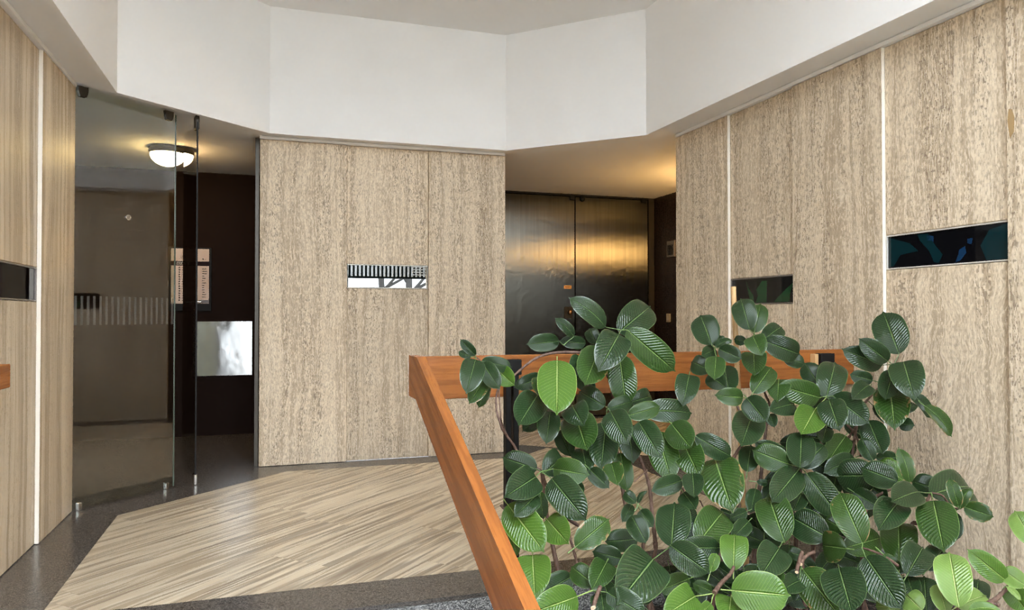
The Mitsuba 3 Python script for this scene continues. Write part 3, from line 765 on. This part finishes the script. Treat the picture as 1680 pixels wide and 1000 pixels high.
# base x, base y, tip x, tip y, width, layer (0 = front), tone
lv('''780 583 756 557 16 1 d; 773 585 752 577 12 1 d; 781.6 584 767 638 36 0 d; 795 620 772 658 27 1 m; 800 627 786 667 19 2 m; 791 592 839 602 23 0 d; 790 593 818 635 28 0 d; 812 603 842 630 29 1 b
918 559 866 564 27 1 d; 943 551 913 522 17 0 d; 893 618 846 634 24 2 d; 886 614 889 648 27 1 m; 914 588 913.6 672 57 -1 b; 954 580 940 615 25 1 d; 884 644 854 692 46 1 d; 897 672 858 706 25 2 d; 903 671 897 722 34 1 d
936 660 953 690 40 1 d; 942 676 961 732 52 2 m; 985 566 962 626 47 1 m; 1020 540 988 598 48 0 d; 996 535 938 488 30 0 d; 1020 541 1072 498 50 1 d; 1030 542 1107 608 45 0 m; 1016 580 1027 662 42 1 m
978 562 966 537 22 2 d; 962 563 920 559 20 1 d; 944 618 976 638 24 3 d; 989 664 947 640 36 1 d; 1000 669 1040 657 26 1 d; 1040 658 1073 648 30 2 d; 1032 681 1083 666 27 -1 m; 1058 673 1137 676 36 1 d
999 670 1027 722 42 -1 d; 994 690 987 765 44 1 d; 1030 692 1038 752 36 1 d; 1046 689 1082 746 40 -1 d; 1078 706 1100 783 44 1 m; 1100 693 1131 731 42 0 m; 1120 724 1144 774 43 1 m
1143 716 1200 749 33 -1 d; 1170 744 1198 827 62 1 m; 1018 742 1028 804 29 2 m; 1002 756 1012 791 30 1 m; 1120 787 1071 804 29 1 d; 1136 773 1139 811 31 0 d; 1120 806 1140 832 29 1 d; 1042 823 1023 806 18 0 d; 1046 823 1060 803 8 0 d
880 769 824 750 36 0 d; 886 777 837 809 46 -1 d; 896 773 927 746 41 0 d; 905 768 962 778 39 1 m; 902 781 957 848 49 0 d; 938 788 954 812 22 2 d; 966 768 997 798 25 1 d; 918 704 936 746 28 3 d; 954 728 962 767 36 3 d
832 826 889 900 53 0 b; 884 808 848 843 31 -1 d; 886 806 891 850 20 1 m; 894 848 928 886 44 1 b; 946 895 1000 850 39 0 m; 873 902 877 972 52 1 b; 836 872 848 908 20 2 b; 952 976 878 1003 47 -1 b; 974 958 936 928 33 0 m
940 944 880 978 36 2 d; 998 916 975 960 37 0 m; 1020 916 972 904 30 2 d; 1046 884 993 888 34 1 d; 1058 886 1034 842 31 -1 d; 1037 826 1022 854 18 1 d; 1049 835 1070 862 22 1 d; 1102 892 1107 819 53 0 d; 1080 906 1026 974 72 0 d
1100 894 1162 938 43 -1 d; 1132 948 1083 968 30 1 m; 1149 972 1098 1004 47 0 b; 986 968 991 1008 34 0 d; 996 971 1056 1008 41 -1 d; 1150 884 1192 832 52 1 m; 1120 888 1124 822 40 2 d; 1183 898 1118 898 35 1 d
1203.6 928 1205 869 42 0 b; 1166 936 1176 906 17 0 b; 1168 970 1137 956 20 1 m; 1200 968 1293 976 61 -1 b; 1200 972 1196 1010 43 1 b; 1168 988 1150 1006 18 0 b; 1282 893 1254 936 48 0 d; 1285 882 1258 806 53 1 m
1230 853 1202 882 25 2 d; 1226 838 1199 850 18 2 d; 1262 935 1284 955 26 0 m; 1316 950 1286 966 30 1 d; 1317 912 1293 904 19 1 d; 1356 880 1295 846 49 0 d; 1386 899 1346 894 47 -1 m; 1413 886 1376 803 47 -1 m
1323 776 1376 846 43 0 d; 1388 898 1450 880 39 1 m; 1418 910 1476 993 53 -1 d; 1375 926 1395 996 60 0 d; 1316 932 1376 1008 55 1 m; 1450 909 1478 934 16 0 m; 1476 996 1434 994 34 1 y; 1510 998 1483 972 37 0 y
1478 818 1445 862 44 0 d; 1475 918 1474 848 52 2 m; 1510 804 1467 820 40 0 d; 1530 816 1547 896 54 0 m; 1564 838 1569 884 22 1 d; 1534 807 1600 796 54 1 d; 1573 831 1558 784 19 0 m; 1574 831 1592 798 17 0 m; 1582 831 1629 847 28 0 m
1540 802 1494 789 34 2 d; 1494 790 1476 734 22 0 m; 1472 750 1437 750 20 2 d; 1480 786 1440 754 32 2 b; 1472 789 1413 767 40 0 d; 1438 780 1369 780 52 1 d; 1404 750 1354 774 31 2 d; 1432 754 1412 717 23 1 d; 1424 688 1447 741 37 1 d
1389 712 1360 754 33 2 m; 1313 764 1315 706 42 -1 d; 1316 764 1354 728 32 1 d; 1312 768 1270 819 43 0 d; 1294 761 1235 738 39 0 m; 1300 760 1240 726 31 1 d; 1224 651 1256 689 36 -1 d; 1236 674 1218 726 46 1 d; 1226 772 1232 728 31 2 d
1262 677 1270 698 17 1 d; 1222 652 1176 648 27 0 m; 1243 790 1261 792 10 1 d; 1240 800 1232 838 23 2 d; 1316 806 1304 834 26 2 d; 1326 806 1330 836 20 2 d; 1384 868 1352 850 26 1 m
1167 563 1148 514 41 0 d; 1170 565 1188 550 10 1 d; 1174 567 1201 556 12 0 d; 1176 572 1153 582 20 1 d; 1179 572 1216 588 26 -1 d; 1175 582 1172 619 29 -1 m; 1163 606 1132 592 30 0 d; 1132 608 1122 658 35 1 d
1160 613 1190 634 28 1 d; 1188 598 1196 642 34 2 d; 1229 537 1214 486 36 -1 d; 1238 543 1248 496 29 0 m; 1253 556 1286 533 28 1 d; 1256 560 1315 582 36 0 d; 1233 547 1248 578 31 -1 m; 1224 560 1204 556 15 1 d
1236 572 1238 608 36 1 m; 1238 640 1268 598 33 0 m; 1278 616 1276 650 34 1 m; 1349 653 1280 633 38 0 m; 1286 584 1320 597 22 1 d; 1346 634 1319 594 31 1 d; 1357 648 1372 588 43 0 d; 1358 650 1375 699 40 -1 d
1366 649 1423 692 42 0 d; 1340 666 1318 706 44 0 b; 1310 662 1268 670 32 1 d; 1459 594 1412 557 29 0 d; 1451 600 1386 574 34 1 d; 1474 578 1448 509 48 0 d; 1480 586 1498 646 46 -1 d; 1460 630 1467 695 48 1 m; 1466 606 1453 652 31 0 d
1432 624 1395 614 22 1 d; 1430 628 1402 650 27 0 d; 1496 644 1530 684 17 1 d; 1520 664 1564 714 19 0 m; 1488 674 1500 658 17 1 d; 1474 694 1499 697 20 1 d; 1434 666 1466 694 18 2 d; 1356 698 1350 723 24 1 d; 1400 806 1440 830 28 2 d
1430 800 1455 815 24 3 d; 1492 936 1518 890 44 0 d; 1524 928 1552 897 36 1 d; 1572 988 1556 899 50 -1 y; 1574 992 1621 974 35 0 y; 1552 1002 1538 954 29 0 y; 1600 992 1606 945 34 2 d; 1652 953 1590 903 34 0 b; 1682 960 1642 932 29 0 y
1652 958 1684 1002 32 1 b; 1653 962 1676 983 9 0 y; 1697 892 1663 835 34 0 y; 1520 1002 1516 942 42 1 d; 1488 942 1500 980 29 1 d; 1650 1003 1592 996 18 0 b''')
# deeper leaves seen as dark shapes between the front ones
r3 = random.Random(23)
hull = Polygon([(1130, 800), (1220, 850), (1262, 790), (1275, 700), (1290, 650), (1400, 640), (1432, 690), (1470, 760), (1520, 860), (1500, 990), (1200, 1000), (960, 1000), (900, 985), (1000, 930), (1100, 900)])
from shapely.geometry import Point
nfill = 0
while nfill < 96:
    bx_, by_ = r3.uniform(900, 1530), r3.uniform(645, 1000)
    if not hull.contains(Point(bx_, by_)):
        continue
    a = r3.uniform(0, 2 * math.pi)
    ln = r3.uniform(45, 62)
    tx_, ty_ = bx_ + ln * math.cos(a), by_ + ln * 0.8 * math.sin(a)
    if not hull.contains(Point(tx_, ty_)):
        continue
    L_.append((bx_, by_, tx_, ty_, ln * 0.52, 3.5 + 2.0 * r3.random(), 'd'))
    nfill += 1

CL = np.array([(781, 586), (790, 593), (925, 566), (952, 578), (1019, 541), (996, 668), (1036, 682), (888, 773), (1172, 570), (1238, 548), (1314, 766), (1357, 650), (1466, 598), (1528, 808), (1576, 832),
               (1480, 790), (1414, 898), (1284, 888), (1056, 888), (1102, 894), (1172, 972), (972, 968), (1572, 992), (1656, 962), (1314, 930)], float)


def leaf_mesh(base, tip, width_px, number, rnd, hub):
    """A rubber-plant leaf from base to tip: rounded blade folded along the midrib, bent along its length, with its stalk."""
    (b0, bd), (t0, td) = base, tip
    view = (b0 + t0) / 2 - EYE
    dist = view @ FWD
    view /= np.linalg.norm(view)
    ax = t0 - b0
    Lp = np.linalg.norm(ax)
    W = 1.11 * width_px / FPX * dist
    t0 = b0 + (t0 - b0) * 1.05
    Ltrue = max(Lp, W / 0.56)
    slope = math.sqrt(max(Ltrue ** 2 - Lp ** 2, 0))
    down = ax[2] < 0
    ax = ax + view * (-slope if down else slope)
    L = np.linalg.norm(ax)
    ax /= L
    Wt = max(W, 0.46 * L)
    roll = math.acos(min(1, max(0.25, W / Wt)))
    nrm = -view - ax * (-view @ ax)
    nrm /= np.linalg.norm(nrm)
    side = np.cross(nrm, ax)
    best = max((math.cos(roll) * nrm + s * math.sin(roll) * side for s in (-1, 1)), key=lambda v: v[2] + 0.15 * (-v[0]))
    nrm = best
    side = np.cross(nrm, ax)
    nu, nv = 18, 11
    t = np.linspace(0, 1, nu)
    t = 0.5 - 0.5 * np.cos(math.pi * t) * (1 - 0.0)
    w = (Wt / 2) * np.clip(1 - np.abs(2 * t ** 0.95 - 1) ** 2.5, 0, 1) ** 0.58
    w = w * np.interp(t, [0, 0.80, 0.93, 0.975, 1], [1, 1, 0.90, 0.62, 0.5])
    w[0], w[-1] = 0.0012, 0.0012
    t2 = t.copy(); t2[-1] = 1.035
    s = np.linspace(-1, 1, nv)
    fold = rnd.uniform(0.10, 0.26)
    bend = rnd.uniform(0.05, 0.19)
    wav = rnd.uniform(0.0, 0.05)
    ph = rnd.uniform(0, 6)
    tw = rnd.uniform(-0.12, 0.12)
    P = np.zeros((nu, nv, 3))
    UV = np.zeros((nu, nv, 2))
    for j in range(nv):
        lift = fold * np.abs(s[j]) ** 1.4 * w + wav * w * np.sin(t * 9 + ph + (2 if s[j] > 0 else 0)) * abs(s[j]) + tw * s[j] * w * t
        curl = -bend * L * (4 * (t - 0.5) ** 2 - 0.4) - 0.10 * w * np.abs(s[j]) ** 3
        P[:, j] = b0 + np.outer(t2 * L, ax) + np.outer(s[j] * w * math.cos(fold * 0.5), side) + np.outer(lift + curl, nrm)
        UV[:, j] = np.c_[np.clip(t, 0.001, 0.998) + number, np.full(nu, s[j])]
    F = []
    for i in range(nu - 1):
        for j in range(nv - 1):
            a, b, c, d = i * nv + j, i * nv + j + 1, (i + 1) * nv + j + 1, (i + 1) * nv + j
            F += [(a, d, c), (a, c, b)]
    V, U = P.reshape(-1, 3), UV.reshape(-1, 2)
    start = P[0, nv // 2]
    # stalk, coloured like the midrib
    h = start - ax * 0.035 - nrm * 0.008 if hub is None else hub
    mid = (start + h) / 2 - nrm * 0.004
    st = tube(smooth_path([h, mid, start, P[3, nv // 2] - nrm * 0.0015], 6), [0.0028, 0.0024, 0.0022, 0.0020, 0.0018, 0.0010], 6)
    U2 = np.c_[np.full(len(st.vertices), number + 0.2), np.zeros(len(st.vertices))]
    F = np.vstack([np.array(F), st.faces + len(V)])
    return (np.vstack([V, st.vertices]), F), np.vstack([U, U2])


rl = random.Random(77)
hubs = {}
tag('rubber_plant', 'large bushy rubber plant with glossy dark green leaves in front of the wooden railing', 'plant')
scale_y = {}
for i, (bx_, by_, tx_, ty_, w_, lay, tone) in enumerate(L_):
    Yb_ = depth(bx_, by_, lay)
    Yt_ = depth(tx_, ty_, lay)
    Yt_ = Yb_ + (Yt_ - Yb_) * 0.35
    b0, t0 = point(bx_, by_, Yb_), point(tx_, ty_, Yt_)
    k = int(np.argmin(np.hypot(CL[:, 0] - bx_, CL[:, 1] - by_)))
    hub = None
    if math.hypot(CL[k, 0] - bx_, CL[k, 1] - by_) < 26 and i < len(L_) - 96:
        if k not in hubs:
            hubs[k] = []
        hubs[k].append(Yb_)
        hub = k
    scale_y[i] = (b0, t0, Yb_, Yt_, hub)
HUB = {k: point(CL[k, 0], CL[k, 1], float(np.mean(v)) + 0.01) for k, v in hubs.items()}
for i, (bx_, by_, tx_, ty_, w_, lay, tone) in enumerate(L_):
    b0, t0, Yb_, Yt_, hub = scale_y[i]
    h = HUB[hub] if hub is not None else None
    if h is not None and np.linalg.norm(h - b0) > 0.12:
        h = None
    mesh, uv = leaf_mesh((b0, Yb_), (t0, Yt_), w_, i, rl, h)
    V = mesh[0]
    over = V[:, 0].max() - (XR - 0.03)
    if over > 0:
        V[:, 0] -= over
    over = V[:, 1].max() - 3.52
    if over > 0:
        V[:, 1] -= over
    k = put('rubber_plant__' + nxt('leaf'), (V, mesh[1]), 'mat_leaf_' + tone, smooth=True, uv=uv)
    if tone == 'y':
        tag(k, 'young yellow-green leaf')


def stem(pixels, r0, r1, lay=0.5, more=None):
    pts = [point(x, y, depth(x, y, lay)) for x, y in pixels]
    if more is not None:
        pts = pts + more
    p = smooth_path(pts, 22)
    rr = np.linspace(r0, r1, 22) * (1 + 0.12 * np.sin(np.arange(22) * 2.3))
    put('rubber_plant__' + nxt('stem'), tube(p, rr, 9), 'mat_bark', smooth=40)


stem([(818, 634), (814, 655), (815, 675), (822, 698), (832, 715), (842, 728), (850, 742), (870, 760), (889, 773)], 0.0042, 0.006, 0.8)
stem([(819, 634), (819, 655), (821, 680), (828, 705), (838, 722)], 0.003, 0.0035, 0.8)
stem([(818, 636), (805, 618), (792, 596), (782, 586)], 0.004, 0.003, 0.8)
stem([(838, 620), (852, 608), (866, 596), (884, 585), (905, 579), (930, 577), (952, 578)], 0.005, 0.0075, 1.2)
stem([(952, 578), (975, 590), (1000, 625), (1008, 655), (996, 668)], 0.007, 0.006, 3)
stem([(1019, 541), (1015, 580), (1008, 620), (1004, 650)], 0.005, 0.006, 3)
stem([(889, 773), (898, 800), (922, 842), (950, 862)], 0.006, 0.007, 2.2)
stem([(925, 843), (932, 870), (942, 905), (950, 935), (972, 968)], 0.005, 0.005, 1.5)
stem([(822, 828), (832, 838), (846, 846)], 0.006, 0.005, 1.0)
stem([(1049, 748), (1056, 766), (1064, 792), (1070, 840), (1076, 900)], 0.007, 0.009, 3)
stem([(1062, 770), (1040, 790)], 0.003, 0.003, 2)
stem([(1202, 754), (1210, 740), (1219, 727), (1238, 700), (1262, 660)], 0.008, 0.007, 2.5)
stem([(1172, 972), (1184, 955), (1198, 941), (1204, 929)], 0.009, 0.006, 0.2)
stem([(1414, 898), (1436, 905), (1456, 915), (1474, 928)], 0.004, 0.006, 0.2)
stem([(1497, 857), (1512, 857), (1516, 835), (1528, 808)], 0.009, 0.006, 1.4)
stem([(1528, 808), (1545, 812), (1562, 834), (1576, 832)], 0.0045, 0.004, 1.0)
stem([(1606, 994), (1634, 982), (1644, 972), (1656, 962)], 0.010, 0.006, 0.5)
stem([(1606, 994), (1625, 990), (1640, 992)], 0.008, 0.007, 0.3)
stem([(1390, 696), (1400, 708), (1408, 724), (1412, 748)], 0.006, 0.006, 2.5)
stem([(1404, 700), (1394, 715), (1384, 740)], 0.006, 0.006, 2.8)
stem([(1418, 662), (1428, 650), (1442, 635), (1454, 618), (1464, 602), (1474, 584)], 0.006, 0.004, 1.2)
stem([(1418, 662), (1408, 690), (1402, 720)], 0.006, 0.007, 2.2)
stem([(1342, 668), (1350, 658), (1357, 650)], 0.006, 0.004, 1.0)
stem([(1172, 570), (1180, 600), (1198, 640), (1220, 690)], 0.004, 0.006, 3)
stem([(1238, 548), (1238, 580), (1246, 620), (1262, 660)], 0.004, 0.006, 2.6)
stem([(1480, 790), (1465, 800), (1440, 812), (1420, 840)], 0.006, 0.007, 2.6)
stem([(1120, 800), (1122, 830), (1110, 865), (1102, 894)], 0.006, 0.005, 3)
stem([(1148, 820), (1160, 845), (1150, 870)], 0.003, 0.003, 2.5)
for q, (a, b, c) in enumerate([((1316, 905), (1309, 928), (1307, 938)), ((1336, 905), (1322, 912), (1314, 925))]):
    stem([a, b, c], 0.007, 0.0075, 0.3)
    e, e2 = point(*c, depth(*c, 0.3)), point(*b, depth(*b, 0.3))
    d = (e - e2) / np.linalg.norm(e - e2)
    put('rubber_plant__' + nxt('cut_end'), tube([e, e + d * 0.002], 0.0066, 10), 'mat_cut_wood', label='pale cut end of a pruned branch')
c = (973, 996)
e = point(*c, depth(*c, -0.5)); stem([(985, 962), (978, 980), (974, 994)], 0.007, 0.007, -0.5)
put('rubber_plant__' + nxt('cut_end'), tube([e, e + np.array([0, -0.002, -0.001])], 0.009, 10), 'mat_cut_wood', label='pale cut end of a pruned branch')
# trunks rising from the soil inside the foliage
for foot, top in (((1.25, 2.75), (889, 773)), ((1.42, 2.85), (1076, 900)), ((1.60, 2.80), (1004, 655)), ((1.75, 2.95), (1120, 800)), ((2.0, 2.85), (1202, 754)), ((2.15, 2.95), (1262, 660)), ((2.3, 2.80), (1314, 766)),
                  ((2.45, 2.9), (1357, 655)), ((2.5, 2.85), (1402, 720)), ((2.6, 2.7), (1420, 840)), ((2.65, 2.6), (1497, 857)), ((1.9, 2.55), (1172, 972)), ((2.2, 2.5), (1316, 905)), ((2.4, 2.4), (1414, 898)),
                  ((2.65, 2.3), (1572, 992)), ((2.75, 2.3), (1606, 994)), ((1.3, 2.6), (985, 962)), ((1.6, 2.7), (1056, 888))):
    e = point(top[0], top[1], depth(top[0], top[1], 2.6))
    f = np.array([foot[0], foot[1], -0.1005])
    mid = f * 0.45 + e * 0.55 + np.array([0, 0.05, -0.12])
    p = smooth_path([f, mid, e], 16)
    put('rubber_plant__' + nxt('trunk'), tube(p, np.linspace(0.014, 0.007, 16), 9), 'mat_bark', smooth=40)

# bamboo stake
tag('bamboo_stake', 'pale bamboo stake standing among the leaves in front of the right wall', 'stake')
a, b = point(1203, 470, 3.34), point(1214, 700, 3.30)
d = (b - a) / (b - a)[2] * 1.0
foot = a + d * (-0.104 - a[2])
tt = np.linspace(0, 1, 40)
pp = a + np.outer(tt, foot - a)
put('bamboo_stake__cane', tube(pp, 0.0135 + 0.0012 * (np.abs((tt * 9) % 1 - 0.5) > 0.45), 12), 'mat_bamboo', smooth=30)

# ------------------------------------------------------------------ entrance front behind the camera and the street outside
put('wall_entrance_lintel', cbox(XL, XR, YF - 0.12, YF - 0.02, 2.16, HS, 0), 'mat_dark_green', kind='structure', label='dark green panel above the entrance opening')
for k in range(51):
    x = XL + 0.05 + k * 0.0905
    put('wall_entrance_lintel__' + nxt('grille_bar'), cbox(x, x + 0.046, YF - 0.018, YF + 0.006, 2.20, 2.84, 0.003), 'mat_grey_bar')
for z in (2.24, 2.30, 2.36, 2.42):
    put('wall_entrance_lintel__' + nxt('cross_bar'), cbox(3.00, XR - 0.02, YF - 0.019, YF + 0.002, z, z + 0.02), 'mat_grey_bar')
put('wall_entrance_left', cbox(XL, -0.93, YF - 0.12, YF - 0.02, ZLOW, 2.22, 0), 'mat_stone_left', kind='structure', label='stone jamb at the left of the entrance opening')
put('wall_entrance_light_block', cbox(1.35, XR, YF - 0.12, YF - 0.02, ZLOW, 1.72, 0), 'mat_stone_left', kind='structure', label='added stone parapet holding back light at the right of the entrance')  # unseen parapet, added to keep entrance light off the left wall
put('pavement', cbox(-14, 16, -17, YF - 0.2, ZLOW - 0.12, ZLOW - 0.02), 'mat_pavement', kind='structure', label='pale pavement outside the entrance')
put('boundary_wall', cbox(-10, 13, -15.3, -15.0, ZLOW - 0.02, 3.1, 0), 'mat_white_render', kind='structure', label='white boundary wall across the street')
for (x, y, r, tl) in ((2.75, -6.2, 0.10, 'nearest to the entrance'), (3.9, -8.5, 0.13, 'on the right, seen from the hall'), (0.6, -9.0, 0.12, 'farthest, towards the left')):
    k = numbered('street_tree')
    tag(k, 'bare dark street tree outside the entrance, ' + tl, 'tree', 'street trees outside the entrance')
    put(k + '__trunk', tube(smooth_path([(x, y, ZLOW - 0.02), (x + 0.05, y, 1.2), (x + 0.02, y, 2.4), (x - 0.05, y, 4.2)], 20), np.linspace(r, r * 0.6, 20), 12), 'mat_tree_bark', smooth=40)
    for j, (dx, z0, dz) in enumerate(((0.9, 1.9, 1.2), (-0.8, 2.3, 1.3), (1.3, 2.0, 0.8))):
        put(f'{k}__branch' + (f'_{j:03d}' if j else ''), tube(smooth_path([(x, y, z0), (x + dx * 0.5, y + 0.1, z0 + dz * 0.45), (x + dx, y + 0.3, z0 + dz)], 12), np.linspace(r * 0.45, r * 0.15, 12), 8), 'mat_tree_bark', smooth=40)
